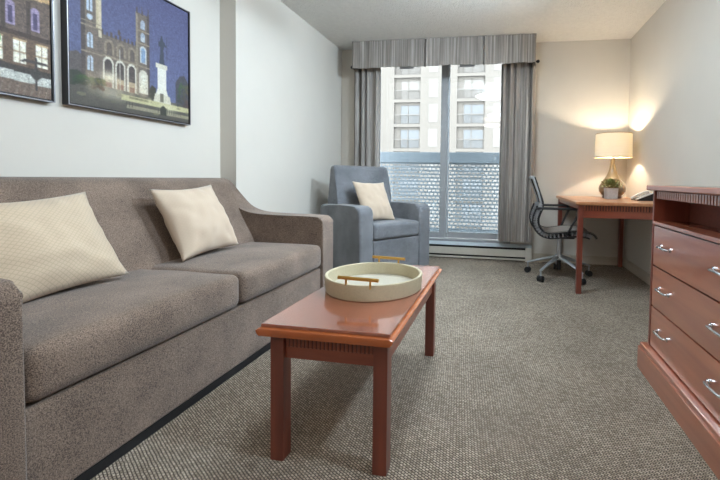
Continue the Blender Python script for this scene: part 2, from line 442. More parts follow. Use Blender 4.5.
# facade skin with the loggias left open
b = B(); xs = [-46]
for a, c in bays: xs += [a, c]
xs.append(42)
for i in range(0, len(xs), 2): box(b, xs[i], xs[i + 1], 0, 1.6, zb, zt)
for a, c in bays:
    for z in floors:
        box(b, a, c, 0, 1.6, z - .32, z + .02)
    box(b, a, c, .36, 1.6, zb, zt)
box(b, -46, 42, 0, 1.6, zt, zt + .6)
obj('wall', b, FAC, bd, smooth=None)
for bi, (a, c) in enumerate(bays):
    if bi < 1 or bi > 7: continue
    for fi, z in enumerate(floors):
        if z < 8 or z > 30: continue
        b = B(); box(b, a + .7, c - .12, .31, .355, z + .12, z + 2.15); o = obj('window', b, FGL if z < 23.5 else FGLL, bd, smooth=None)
        b = B()
        for xx in (a + .66, a + 1.55, c - .14): box(b, xx, xx + .09, .24, .315, z + .1, z + 2.2)
        box(b, a + .66, c - .05, .24, .315, z + 2.13, z + 2.22); box(b, a + 1.6, c - .1, .25, .315, z + 1.0, z + 1.08); obj('frame', b, FAC, o, smooth=None)
        b = B(); n = 22
        for q in range(n + 1):
            x = a + .04 + (c - a - .08) * q / n; box(b, x - .012, x + .012, .05, .09, z + .02, z + 1.02)
        box(b, a + .02, c - .02, .03, .11, z + 1.02, z + 1.09)
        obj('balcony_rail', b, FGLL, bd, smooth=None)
for bi, (a, c) in enumerate(bays[1:8]):
    for fi, z in enumerate(floors):
        if z < 8 or z > 30: continue
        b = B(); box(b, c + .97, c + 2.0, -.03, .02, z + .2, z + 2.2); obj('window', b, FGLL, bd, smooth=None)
b = B(); box(b, -80, 80, 7, 95, -16.2, -16); struct('street_ground', b, mat('street_asphalt', rgb(90, 90, 88), rough=.9, noise_amt=.1, noise_scale=1))

# ------------------------------------------------------------------ drapery
def drape(xa, xb, y, z0, z1, folds, amp, seed, nx=220, nz=14, lean=0.0, thick=.004, fan=0.0):
    rnd = random.Random(seed)
    ph = [rnd.uniform(-.5, .5) for _ in range(4)]
    bm = bmesh.new(); uvl = bm.loops.layers.uv.new('UVMap')
    def pos(s, t):
        f = folds * s + .25 * math.sin(5 * s + ph[0]) + .15 * math.sin(13 * s + ph[1])
        a = amp * (.75 + .35 * math.sin(7 * s + ph[2])) * (1 + fan * (1 - t))
        wv = math.sin(2 * PI * f + .25 * math.sin(3 * t + 4 * s))
        x = xa + (xb - xa) * s + .25 * amp * math.sin(4 * PI * f + 1) + lean * (1 - t) * (s if lean < 0 else (1 - s))
        yy = y + a * wv + .004 * math.sin(6 * t + 9 * s)
        return Vector((x, yy, z0 + (z1 - z0) * t))
    front = [[bm.verts.new(pos(i / nx, j / nz)) for j in range(nz + 1)] for i in range(nx + 1)]
    back = [[bm.verts.new(pos(i / nx, j / nz) + Vector((0, thick, 0))) for j in range(nz + 1)] for i in range(nx + 1)]
    L0 = (xb - xa) * 2.0
    def q(vs, uvs):
        f = bm.faces.new(vs)
        for l, c in zip(f.loops, uvs): l[uvl].uv = c
    for i in range(nx):
        u0, u1 = L0 * i / nx, L0 * (i + 1) / nx
        for j in range(nz):
            v0, v1 = (z1 - z0) * j / nz, (z1 - z0) * (j + 1) / nz
            q([front[i][j], front[i + 1][j], front[i + 1][j + 1], front[i][j + 1]], [(u0, v0), (u1, v0), (u1, v1), (u0, v1)])
            q([back[i][j], back[i][j + 1], back[i + 1][j + 1], back[i + 1][j]], [(u0, v0), (u0, v1), (u1, v1), (u1, v0)])
        q([front[i][0], back[i][0], back[i + 1][0], front[i + 1][0]], [(u0, 0)] * 4)
        q([front[i][nz], front[i + 1][nz], back[i + 1][nz], back[i][nz]], [(u0, 0)] * 4)
    for i in (0, nx):
        for j in range(nz): q([front[i][j], front[i][j + 1], back[i][j + 1], back[i][j]], [(L0 * i / nx, 0)] * 4)
    return bm
t = thing('curtain', 'grey streaked curtain hanging left of the glass door behind the armchair', 'curtain', (-1.57, 4.25, 0), group=None)
o = obj('curtain_panel', drape(-1.735, -1.425, 4.255, .235, 2.19, 4.6, .040, 3), DRAPE, None, smooth=60)
o.parent = t; o.location = (1.57, -4.25, 0)
t = thing('curtain', 'grey streaked curtain hanging right of the glass door beside the desk', 'curtain', (.13, 4.25, 0))
o = obj('curtain_panel', drape(-.045, .315, 4.255, .235, 2.19, 5.2, .044, 11, lean=0), DRAPE, None, smooth=60)
o.parent = t; o.location = (-.13, -4.25, 0)
b = B(); prof = [(-1.462, 2.17), (-1.425, 2.17), (-1.425, .28), (-1.45, .28)]
prism(b, prof, 4.285, 4.289, 'Y'); o = obj('sheer_edge', b, mat('white_lining', rgb(226, 228, 228), rough=.9), bpy.data.objects['curtain'], smooth=None); o.location = (1.57, -4.25, 0)

# valance: box pleats with returns at both ends
t = thing('valance', 'grey streaked gathered valance mounted over the sliding glass door', 'valance', (-.70, 4.12, 2.15))
def valance():
    bm = bmesh.new(); uvl = bm.loops.layers.uv.new('UVMap')
    xa, xb, yf, yb_, z0, z1 = -1.715, .312, 4.12, 4.395, 2.148, 2.446
    path = [(xa, yb_), (xa, yf + .01), (xa + .01, yf)]
    pleats = [-1.31 + .0, -.885, -.42, -.06]
    n = 300
    for i in range(1, n):
        x = xa + .01 + (xb - xa - .02) * i / n
        y = yf + .006 * math.sin(x * 31) + .004 * math.sin(x * 57 + 1)
        for p in (-.86, -.22):
            d = x - p
            if 0 <= d < .03: y -= .022 * (1 - d / .03)
            if -.016 < d < 0: y += .02
        path.append((x, y))
    path += [(xb - .01, yf), (xb, yf + .01), (xb, yb_)]
    nz = 6; g = []; u = [0]
    for i, p in enumerate(path):
        if i: u.append(u[-1] + math.dist(p, path[i - 1]))
        col = []
        for j in range(nz + 1):
            z = z0 + (z1 - z0) * j / nz + (.004 * math.sin(p[0] * 9) if j == 0 else 0)
            y = p[1] + (yf - p[1]) * .6 * (j == nz) * (p[1] < yf + .03)
            col.append((bm.verts.new((p[0], y, z)), bm.verts.new((p[0] + (.003 if p[0] < 0 else -.003) * (p[1] > yf + .03), y + .004, z))))
        g.append(col)
    def q(vs, uvs):
        f = bm.faces.new(vs)
        for l, c in zip(f.loops, uvs): l[uvl].uv = c
    for i in range(len(path) - 1):
        for j in range(nz):
            v0, v1 = j * .05, (j + 1) * .05; U = [(u[i], v0), (u[i + 1], v0), (u[i + 1], v1), (u[i], v1)]
            q([g[i][j][0], g[i + 1][j][0], g[i + 1][j + 1][0], g[i][j + 1][0]], U)
            q([g[i][j][1], g[i][j + 1][1], g[i + 1][j + 1][1], g[i + 1][j][1]], U)
        q([g[i][0][0], g[i][0][1], g[i + 1][0][1], g[i + 1][0][0]], [(u[i], 0)] * 4)
        q([g[i][nz][0], g[i + 1][nz][0], g[i + 1][nz][1], g[i][nz][1]], [(u[i], 0)] * 4)
    bmesh.ops.translate(bm, vec=(.70, -4.12, -2.15), verts=bm.verts[:])
    return bm
obj('valance_cloth', valance(), DRAPE, t, smooth=50)
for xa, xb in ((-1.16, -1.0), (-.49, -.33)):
    b = B(); box(b, xa + .70, xb + .70, .012, .02, -.022, .01); obj('pleat_tab', b, mat('tab_lining_cloth', rgb(112, 108, 106), rough=.9), t)  # slightly darker lining tabs below the valance hem
rd = thing('curtain_rod', 'thin dark curtain rod with small end knobs under the valance', 'curtain rod', (-.70, 4.20, 2.182))
b = B(); tube(b, [(-1.04, 0, 0), (1.035, 0, 0)], .009); obj('rod', b, BLACKP, rd)
for s in (-1.045, 1.04):
    b = B(); bmesh.ops.create_uvsphere(b, u_segments=12, v_segments=8, radius=.018, matrix=Matrix.Translation((s, 0, 0))); obj('finial', b, BLACKP, rd)
for s in (-1.0, 1.0):
    b = B(); box(b, s - .01, s + .01, 0, .198, -.012, .012); obj('bracket', b, BLACKP, rd)

# ------------------------------------------------------------------ sofa
SX, SY = -1.6, 1.57
sf = thing('sofa', 'taupe two-cushion sofa with sloped arms along the left wall', 'sofa', (SX, SY, 0))
def off(b, x=-SX, y=-SY, z=0):
    bmesh.ops.translate(b, vec=(x, y, z), verts=b.verts[:]); return b
ya, yb, yc, yd = .60, .762, 2.368, 2.528
# arm silhouette (x, z)
top = [(-2.068, .895), (-2.03, .893), (-1.985, .868), (-1.94, .82), (-1.89, .768), (-1.83, .71), (-1.765, .676), (-1.68, .658), (-1.55, .652), (-1.35, .650), (-1.25, .648), (-1.213, .642), (-1.190, .625), (-1.180, .60)]
arm = [(v.x, v.y) for v in spline([(p[0], p[1], 0) for p in top], 3)]
arm = arm + [(-1.178, .034), (-2.068, .034)]
def arm_mesh(y0_, y1_):
    b = B(); prism(b, arm, y0_, y1_, 'Y', bev=.022, seg=4); return off(b)
obj('arm', arm_mesh(ya, yb), SOFA, sf, smooth=50)
obj('arm', arm_mesh(yc, yd), SOFA, sf, smooth=50)
# back: leaning face with a rolled crest
bp_ = [(-2.075, .10), (-2.075, .82), (-2.065, .868), (-2.035, .892), (-1.99, .898), (-1.94, .893), (-1.90, .872), (-1.872, .835), (-1.845, .77), (-1.77, .62), (-1.70, .50), (-1.67, .42), (-1.67, .10)]
bb = [(v.x, v.y) for v in spline([(p[0], p[1], 0) for p in bp_[:-1]], 3)] + [bp_[-1]]
b = B(); prism(b, bb, yb - .01, yc + .01, 'Y', bev=.03, seg=4); obj('backrest', off(b), SOFA, sf, smooth=50)
for y0_, y1_ in ((yb + .003, 1.570), (1.576, yc - .003)):
    b = B(); soft_box(b, -1.76, -1.180, y0_, y1_, .312, .466, r=.035, puff=.016, puff_side=.010, wob=.003)
    obj('seat_cushion', off(b), SOFA, sf, smooth=60)
b = B(); box(b, -2.06, -1.196, yb - .005, yc + .005, .034, .306, .012, 3); obj('base', off(b), SOFA, sf)
b = B(); box(b, -2.06, -1.20, ya + .01, yd - .01, 0.0, .034); obj('plinth', off(b), SOFAD, sf)

def pillow(name, c, u, v, w, h_, th, m, label, cat='pillow', group=None, pinch=.09, seed=1, sag=0):
    """c centre, u/v in-plane unit axes (right/up), w,h full size"""
    u = Vector(u).normalized(); v = Vector(v); v = (v - u * v.dot(u)).normalized(); n = u.cross(v)
    bm = bmesh.new(); uvl = bm.loops.layers.uv.new('UVMap'); N_ = 26
    rnd = random.Random(seed); o3 = rnd.uniform(0, 9)
    def P3(a, b_, s):
        prof = (max(0, 1 - abs(a) ** 2.2) ** .62) * (max(0, 1 - abs(b_) ** 2.2) ** .62)
        x = a * w / 2 * (1 - pinch * (1 - b_ * b_)); y = b_ * h_ / 2 * (1 - pinch * (1 - a * a))
        k = 1 + .16 * noise.noise(Vector((a * 1.5, b_ * 1.5, o3)))
        crease = .010 * noise.noise(Vector((a * 4, b_ * 4, o3 + s))) * min(1, prof * 3)
        z = s * th / 2 * prof * k + crease
        return u * x + v * y + n * z
    for s in (1, -1):
        G = [[bm.verts.new(P3(-1 + 2 * i / N_, -1 + 2 * j / N_, s)) for j in range(N_ + 1)] for i in range(N_ + 1)]
        for i in range(N_):
            for j in range(N_):
                vs = [(i, j), (i + 1, j), (i + 1, j + 1), (i, j + 1)]
                if s < 0: vs = vs[::-1]
                f = bm.faces.new([G[p][q] for p, q in vs])
                for l, (p, q) in zip(f.loops, vs): l[uvl].uv = (p / N_, q / N_)
    bmesh.ops.remove_doubles(bm, verts=bm.verts[:], dist=.0004)
    o = obj(name, bm, m, smooth=None); o.data.shade_smooth(); o.location = c
    return tag(o, label, cat, group)
def pillow4(TL, TR, BR, BL, th, m, label, group, **k):
    TL, TR, BR, BL = map(Vector, (TL, TR, BR, BL))
    c = (TL + TR + BR + BL) / 4; u = (TR + BR - TL - BL) / 2; v = (TL + TR - BL - BR) / 2
    n = u.normalized().cross(v.normalized())
    return pillow('throw_pillow', c, u, v, u.length, v.length, th, m, label, 'pillow', group, **k)
GP = 'cream throw pillows on the seats'
pillow4((-1.755, .895, .80), (-1.735, 1.345, .85), (-1.545, 1.345, .485), (-1.555, .875, .475), .19, CREAM,
        'cream diamond-quilted throw pillow on the near sofa cushion beside the near arm', GP, seed=4)
pillow4((-1.765, 1.692, .838), (-1.755, 2.085, .862), (-1.575, 2.045, .492), (-1.585, 1.625, .482), .19, CREAMP,
        'smooth cream throw pillow on the far sofa cushion beside the far arm', GP, seed=9)

# ------------------------------------------------------------------ armchair
AW, AD, PH = .88, .69, math.radians(56)
AX, AY = -1.227, 3.15
ac = thing('armchair', 'slate grey upholstered armchair in the corner beside the glass door', 'armchair', (AX, AY, 0), PH)
# local frame: x along the front from the chair's left to right arm, y to the rear
ax = .155
def arm2(x0, x1):
    b = B()
    side = [(0.0, .02), (0.0, .585), (.008, .622), (.035, .648), (.09, .656), (.35, .657), (AD - .05, .65), (AD, .63), (AD, .02)]
    prism(b, side, x0, x1, 'X', bev=.03, seg=5)
    return b
obj('arm', arm2(0, ax), CHAIRF, ac, smooth=50); obj('arm', arm2(AW - ax, AW), CHAIRF, ac, smooth=50)
b = B(); soft_box(b, ax + .003, AW - ax - .003, -.005, .50, .345, .492, r=.03, puff=.012, puff_side=.0); obj('seat_cushion', b, CHAIRF, ac, smooth=60)
b = B(); box(b, ax + .002, AW - ax - .002, .004, .60, .03, .335, .012, 3); obj('front_panel', b, CHAIRF, ac)
bkp = [(.44, .36), (.455, .50), (.50, .80), (.53, .99), (.545, 1.022), (.575, 1.036), (.61, 1.03), (.635, 1.0), (AD - .02, .62), (AD - .02, .10), (.52, .10)]
b = B(); prism(b, bkp, .075, AW - .135, 'X', bev=.035, seg=5); obj('backrest', b, CHAIRF, ac, smooth=50)
for x in (.06, AW - .1):
    for y in (.05, AD - .1):
        b = B(); box(b, x, x + .04, y, y + .04, 0, .03); obj('foot', b, BLACKP, ac)
pillow4((-1.464, 3.52, .885), (-1.203, 3.82, .865), (-1.075, 3.66, .497), (-1.256, 3.36, .497), .16, CREAMP,
        'cream throw pillow propped on the grey armchair seat', GP, seed=15)

# ------------------------------------------------------------------ coffee table
CT = (-.537, 1.54)
ct = thing('coffee_table', 'reddish cherry wood coffee table in front of the sofa', 'coffee table', (CT[0], CT[1], 0))
tx0, tx1, ty0, ty1 = -.764, -.310, 1.073, 2.003
def o2(b): return off(b, -CT[0], -CT[1])
b = B()
prism(b, [(tx0 + .012, .4385), (tx0, .432), (tx0 + .004, .42), (tx0 + .012, .412), (tx1 - .012, .412), (tx1 - .004, .42), (tx1, .432), (tx1 - .012, .4385)], ty0 + .0, ty1, 'Y', bev=.008, seg=2)
obj('top_edge', o2(b), CHEDGE, ct)
b = B(); box(b, tx0 + .014, tx1 - .014, ty0 + .012, ty1 - .012, .437, .45, .004, 2); obj('tabletop', o2(b), TABLET, ct)
lx = ((-.724, -.678), (-.380, -.334)); ly = ((1.096, 1.142), (1.90, 1.946))
for a, c in lx:
    for p, q in ly:
        b = B(); box(b, a, c, p, q, 0, .412, .003); obj('leg', o2(b), CHERRYZ, ct)
def ap(x0, x1, y0_, y1_):
    b = B(); box(b, x0, x1, y0_, y1_, .335, .411, .002); return o2(b)
ins = .012
for p, ysgn in ((1.096 + ins, -1), (1.946 - ins - .02, 1)):
    a_ = obj('apron', ap(-.678, -.380, p, p + .02), CHERRYX, ct)
    b = B(); n = 22; yy = p - .004 if ysgn < 0 else p + .02
    for k in range(n):
        x = -.676 + .294 * k / n; box(b, x + .0012, x + .0105, yy, yy + .004, .374, .408, .0015, 1)
    obj('fluted_trim', o2(b), CHERRYX, a_)
    b = B(); box(b, -.677, -.381, p - .0008 if ysgn < 0 else p + .0192, p + .0008 if ysgn < 0 else p + .0208, .373, .4095); obj('flute_gap_shade', o2(b), DRESSD, a_)  # dark strip paints in the shade between the flutes
for x in (-.724 + ins, -.334 - ins - .02):
    a_ = obj('apron', ap(x, x + .02, 1.142, 1.90), CHERRY, ct)

# tray
TC = (-.533, 1.545)
tr = thing('serving_tray', 'round cream serving tray with two gold bar handles on the coffee table', 'tray', (TC[0], TC[1], .4505))
R_ = .205
b = B(); lathe(b, [(R_ - .016, .010), (R_ - .013, .061), (R_ - .008, .064), (R_ - .002, .063), (R_, .058), (R_ - .004, .004), (R_ - .008, 0.0), (.0, 0.0), (0, .001), (R_ - .016, .010)], n=72); obj('tray_wall', b, TRAYC, tr, smooth=45)
b = B(); lathe(b, [(0, .006), (R_ - .0165, .006), (R_ - .0165, .0105), (0, .0105)], n=72); obj('tray_bottom', b, TRAYI, tr, smooth=30)
for sgn in (-1, 1):
    cx, cy = .003, .195 * sgn
    hd = B(); tube(hd, [(cx - .080, cy, .088), (cx + .080, cy, .084)], .0068, n=14)
    for k in (-.048, .048): tube(hd, [(cx + k, cy, .050), (cx + k, cy, .085)], .0042, n=10)
    obj('handle', hd, GOLD, tr)

# ------------------------------------------------------------------ dresser
DX0, DX1, DY0, DY1 = .715, 1.305, .46, 1.972
DC = (1.0, 1.21)
dr = thing('dresser', 'reddish wood dresser with silver bow pulls against the right wall', 'dresser', (DC[0], DC[1], 0))
def o3(b): return off(b, -DC[0], -DC[1])
b = B(); box(b, DX0 - .035, DX1 + .005, DY0 - .03, DY1 + .03, 0, .108, .002); box(b, DX0 - .029, DX1 + .002, DY0 - .024, DY1 + .024, .108, .13, .006, 3); obj('plinth', o3(b), DRESS, dr)
for y in (DY0, DY1 - .018):
    b = B(); box(b, DX0, DX1, y, y + .018, .13, .878, .002); obj('side_panel', o3(b), CHERRYZ, dr)
ym = (DY0 + DY1) / 2
b = B(); box(b, DX0 + .006, DX1 - .01, ym - .01, ym + .01, .131, .727, .001); obj('centre_divider', o3(b), DRESSD, dr)
b = B(); box(b, DX1 - .014, DX1 - .004, DY0 + .019, DY1 - .019, .13, .876); obj('back_panel', o3(b), DRESSD, dr)
b = B(); box(b, DX0 - .004, DX1 - .015, DY0 + .018, DY1 - .018, .719, .735, .002); obj('shelf', o3(b), DRESS, dr)
b = B(); box(b, DX0 - .022, DX1 + .008, DY0 - .03, DY1 + .03, .879, .905, .007, 3); obj('top', o3(b), DRESS, dr)
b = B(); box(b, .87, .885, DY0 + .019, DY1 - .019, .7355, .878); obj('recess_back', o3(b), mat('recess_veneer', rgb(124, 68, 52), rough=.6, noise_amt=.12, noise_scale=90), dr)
b = B(); box(b, DX0 + .010, DX0 + .026, DY0 + .018, DY1 - .018, .840, .878); fr_ = obj('top_rail', o3(b), DRESSD, dr)
b = B(); y = DY0 + .024
while y < DY1 - .034:
    box(b, DX0 + .002, DX0 + .0105, y, y + .0135, .842, .877, .003, 2); y += .0205
obj('fluted_trim', o3(b), DRESS, fr_, smooth=50)
for (y0_, y1_) in ((DY0 + .021, ym - .012), (ym + .012, DY1 - .021)):
    for z0_, z1_ in ((.526, .714), (.332, .520), (.136, .326)):
        b = B(); box(b, DX0 + .002, DX0 + .022, y0_, y1_, z0_, z1_, .003)
        box(b, DX0 + .022, DX1 - .05, y0_ + .02, y1_ - .02, z0_ + .01, z1_ - .03)
        d_ = obj('drawer', o3(b), DRESS, dr)
        zc = (z0_ + z1_) / 2 + .006
        for yc_ in (y1_ - .140, y0_ + .140):
            hb = B(); pts = spline([(DX0 + .003, yc_ - .05, zc), (DX0 - .018, yc_ - .044, zc), (DX0 - .025, yc_, zc + .004), (DX0 - .018, yc_ + .044, zc), (DX0 + .003, yc_ + .05, zc)], 5)
            tube(hb, pts, .0052, n=10, up=(0, 0, 1))
            for e in (-.05, .05): lathe(hb, [(0, 0), (.0095, 0), (.0095, .006), (0, .008)], n=14, M=Matrix.Translation((DX0 + .0025, yc_ + e, zc)) @ Matrix.Rotation(-PI / 2, 4, 'Y'))
            obj('handle', o3(hb), SILVER, d_)

# ------------------------------------------------------------------ desk
KX0, KX1, KY0, KY1 = .585, 1.305, 3.185, 4.372
dk = thing('desk', 'cherry wood writing desk in the far right corner under the lamp', 'desk', (KX0, KY0, 0))
def o4(b): return off(b, -KX0, -KY0)
b = B(); box(b, KX0, KX1, KY0, KY1, .724, .752, .007, 3); obj('desktop', o4(b), wood('desk_top_wood', rgb(198, 140, 98), rgb(170, 112, 76), 'Y', rough=.35, coat=.4), dk)
LW = .042
for x in (KX0 + .02, KX1 - .02 - LW):
    for y in (KY0 + .015, KY1 - .015 - LW):
        b = B(); box(b, x, x + LW, y, y + LW, 0, .724, .003); obj('leg', o4(b), CHERRYZ, dk)
xa, xb, ya_, yb_ = KX0 + .02 + LW, KX1 - .02 - LW, KY0 + .015 + LW, KY1 - .015 - LW
for y in (KY0 + .025, KY1 - .045):
    b = B(); box(b, xa, xb, y, y + .02, .622, .7235, .001); a_ = obj('apron', o4(b), CHERRYX, dk)
    if y < 3.5:
        b = B(); x = xa + .004
        while x < xb - .012:
            box(b, x, x + .011, y - .007, y, .682, .722, .003, 2); x += .0215
        obj('fluted_trim', o4(b), CHERRY, a_, smooth=50)
        b = B(); box(b, xa, xb, y - .0012, y + .001, .680, .7235); obj('flute_gap_shade', o4(b), DRESSD, a_)  # shade in the flute gaps, put in as a dark strip
for x in (KX0 + .03, KX1 - .05):
    b = B(); box(b, x, x + .02, ya_, yb_, .686, .7235, .001); obj('apron', o4(b), CHERRY, dk)

# lamp
LP = (1.078, 4.03)
lp = thing('table_lamp', 'lit table lamp with cream drum shade and gourd-shaped base on the desk', 'lamp', (LP[0], LP[1], .7525))
gp = [(.012, .405), (.020, .400), (.022, .37), (.026, .33), (.038, .27), (.062, .215), (.095, .165), (.120, .125), (.127, .095), (.122, .065), (.105, .042), (.092, .030), (.0, .030)]
gs = [(max(v.x, 0), v.y) for v in spline([(p[0], p[1], 0) for p in gp], 4)]
b = B(); lathe(b, [(0, .405)] + gs, n=48); obj('lamp_base', b, LBASE, lp, smooth=60)
b = B(); lathe(b, [(0, .032), (.088, .032), (.090, .028), (.090, .002), (.088, 0), (0, 0)], n=40); obj('foot', b, LFOOT, lp)
b = B(); tube(b, [(0, 0, .40), (0, 0, .52)], .006); tube(b, [(0, 0, .62), (0, 0, .652)], .003); lathe(b, [(0, .660), (.008, .655), (.008, .645), (0, .64)], n=12)
for k in range(3):
    a = k * 2 * PI / 3; tube(b, [(0, 0, .625), (.166 * math.cos(a), .166 * math.sin(a), .625)], .0022, n=6)
tube(b, spline([(0.0, .0, .50), (.05, 0, .53), (.055, 0, .58), (0, 0, .625)], 5), .002, n=6); obj('harp', b, GOLD, lp)
S0, S1 = .402, .640
b = B(); lathe(b, [(.173, S0), (.168, S1), (.1665, S1), (.1715, S0)], n=56, closed=True); sh = obj('lamp_shade', b, SHADE, lp, smooth=40)
b = B(); lathe(b, [(.1745, S0 - .001), (.1745, S0 + .007), (.171, S0 + .007), (.171, S0 - .001)], n=56, closed=True); lathe(b, [(.1695, S1 - .006), (.1695, S1 + .001), (.166, S1 + .001), (.166, S1 - .006)], n=56, closed=True)
obj('shade_trim', b, mat('shade_trim', rgb(176, 150, 112), rough=.8), sh, smooth=40)
BULB = emit_mat('bulb_glow', (1, .80, .52, 1), 20)
b = B(); bmesh.ops.create_uvsphere(b, u_segments=16, v_segments=10, radius=.028, matrix=Matrix.Translation((0, 0, .535))); obj('bulb', b, BULB, lp)
def point(name, loc, power, col, r=.03, parent=None):
    l = bpy.data.lights.new(name, 'POINT'); l.energy = power; l.color = col; l.shadow_soft_size = r
    o = bpy.data.objects.new(name, l); COL.objects.link(o); o.location = loc
    if parent: o.parent = parent
    return o
point('bulb_light', (0, 0, .54), 62, (1, .86, .66), .03, lp)

# plant
pc = (1.010, 3.81)
pl = thing('potted_plant', 'small leafy green plant in a square whitewashed pot on the desk', 'plant', (pc[0], pc[1], .7525))
pl.scale = (.92, .92, .95)
b = B(); prism(b, [(-.052, 0), (.052, 0), (.058, .108), (-.058, .108)], -.055, .055, 'Y', bev=.004, seg=2); obj('pot', b, POT, pl)
b = B(); rnd = random.Random(3)
for k in range(300):
    a = rnd.uniform(0, 2 * PI); el = rnd.uniform(.05, 1.45); r0 = rnd.uniform(.04, .10)
    d = Vector((math.cos(a) * math.cos(el), math.sin(a) * math.cos(el), math.sin(el) * .75))
    p = Vector((0, 0, .112)) + d * r0
    if p.z < .115: p.z = .115
    s = Vector((-math.sin(a), math.cos(a), rnd.uniform(-.4, .4))) * rnd.uniform(.007, .012)
    tip = p + (d + Vector((rnd.uniform(-.5, .5), rnd.uniform(-.5, .5), rnd.uniform(0, .6)))).normalized() * rnd.uniform(.022, .036)
    mid = (p + tip) / 2 + d * .003
    v = [b.verts.new(q) for q in (p, mid + s, tip, mid - s)]
    b.faces.new(v)
obj('foliage', b, LEAF, pl, smooth=None, recalc=False)
b = B(); box(b, -.05, .05, -.05, .05, .105, .110); obj('soil', b, mat('potting_soil', rgb(60, 48, 38), rough=1), pl)

# phone
ph = thing('desk_phone', 'white and black desk phone on the desk corner behind the dresser', 'phone', (1.248, 3.66, .7525), math.radians(4)); ph.scale = (.72, .72, .72)
b = B(); prism(b, [(-.11, 0), (-.11, .012), (.07, .088), (.085, .088), (.09, 0)], -.10, .10, 'X', bev=.005)
bmesh.ops.rotate(b, cent=(0, 0, 0), matrix=Matrix.Rotation(-PI / 2, 3, 'Z'), verts=b.verts[:]); obj('phone_body', b, BLACKP, ph)
b = B(); pts = spline([(-.12, .065, .018), (-.10, .065, .042), (0, .065, .092), (.07, .065, .112), (.088, .065, .10)], 4)
tube(b, pts, .017, n=12, flat=.7); obj('handset', b, PWHITE, ph)
b = B(); tube(b, spline([(-.125, -.085, .012), (0, -.085, .064), (.08, -.085, .096)], 4), .009, n=8); obj('side_trim', b, PWHITE, ph)
b = B()
for i in range(4):
    for j in range(3):
        x = -.06 + i * .026; box(b, x, x + .016, -.05 + j * .028, -.034 + j * .028, .020 + (x + .11) * .422, .026 + (x + .118) * .422, .002)
obj('keypad', b, PWHITE, ph)

# ------------------------------------------------------------------ office chair
OC = (.545, 3.75)
oc = thing('office_chair', 'black and silver mesh office chair on casters at the desk', 'office chair', (OC[0], OC[1], 0))
prof = [(.283, .945), (.305, .885), (.335, .80), (.362, .715), (.358, .66), (.338, .61), (.325, .56), (.335, .505), (.375, .458), (.44, .440), (.54, .452), (.66, .468), (.76, .458), (.815, .435), (.835, .405)]
sp = spline([(p[0] - OC[0], 0, p[1]) for p in prof], 6)
HW = .20
def sweep(off_n, halfw, th, i0=0, i1=None, sag=0.0):
    """strip that follows the back-and-seat curve"""
    t = bmesh.new(); i1 = i1 or len(sp) - 1; rows = []; nW = 8
    for i in range(i0, i1 + 1):
        d = (sp[min(i + 1, len(sp) - 1)] - sp[max(i - 1, 0)]).normalized(); nn = Vector((-d.z, 0, d.x))
        hw = halfw * (.86 + .14 * min(1, i / 30))
        rows.append([[t.verts.new(sp[i] + nn * (off_n + s * th / 2 + sag * (1 - (2 * k / nW - 1) ** 2)) + Vector((0, hw * (2 * k / nW - 1), 0))) for k in range(nW + 1)] for s in (1, -1)])
    for a, c in zip(rows, rows[1:]):
        for k in range(nW):
            t.faces.new([a[0][k], a[0][k + 1], c[0][k + 1], c[0][k]]); t.faces.new([a[1][k], c[1][k], c[1][k + 1], a[1][k + 1]])
        for k in (0, nW): t.faces.new([a[0][k], c[0][k], c[1][k], a[1][k]])
    for a in (rows[0], rows[-1]):
        for k in range(nW): t.faces.new([a[0][k], a[1][k], a[1][k + 1], a[0][k + 1]])
    return t
bk = 8 * 6
obj('backrest_mesh', sweep(.004, HW, .006, 2, bk, -.010), MESHF, oc, smooth=60)
obj('seat_mesh', sweep(.004, HW + .01, .008, bk, None, -.012), MESHF, oc, smooth=60)
for s in (-1, 1):
    b = B(); pts = [p + Vector((0, s * HW * (.86 + .14 * min(1, i / 30)), 0)) for i, p in enumerate(sp)]
    tube(b, pts, [.011 if i > 6 else .013 for i in range(len(pts))], n=10); obj('side_rail', b, BLACKP, oc)
    b = B(); pts = [sp[i] + Vector((-.012, s * HW * .93, 0)) for i in range(0, 44)]
    tube(b, pts, .009, n=8); obj('silver_rail', b, CHROME, oc)
for i in range(20, 78, 2):
    d = (sp[i + 1] - sp[i - 1]).normalized(); nn = Vector((-d.z, 0, d.x)); p = sp[i] - nn * .022
    b = B(); Mr = Matrix(((d.x, 0, nn.x, 0), (0, 1, 0, 0), (d.z, 0, nn.z, 0), (0, 0, 0, 1)))
    hw_ = HW + .006
    M = Matrix.Translation(p) @ Mr
    prism(b, [(-hw_, -.02), (-hw_, .018), (-hw_ + .04, .018), (-hw_ + .04, -.012), (hw_ - .04, -.012), (hw_ - .04, .018), (hw_, .018), (hw_, -.02)], -.0042, .0042, 'X', M=M)
    obj('spine_rib', b, CHROME, oc, smooth=None)
for s in (-1, 1):
    b = B(); pts = [sp[i] + Vector((0, s * (HW - .012), 0)) - Vector((-(sp[i + 1] - sp[i - 1]).normalized().z, 0, (sp[i + 1] - sp[i - 1]).normalized().x)) * .048 for i in range(22, 78, 2)]
    tube(b, pts, .009, n=8); obj('spine_rail', b, BLACKP, oc)
b = B(); tube(b, [(sp[0].x - .012, -HW * .9, .945), (sp[0].x - .012, HW * .9, .945)], .015, n=12); obj('head_rail', b, CHROME, oc)
b = B(); tube(b, [(sp[20].x - .02, -HW * 1.05, .655), (sp[20].x - .02, HW * 1.05, .655)], .012, n=10); obj('cross_bar', b, CHROME, oc)
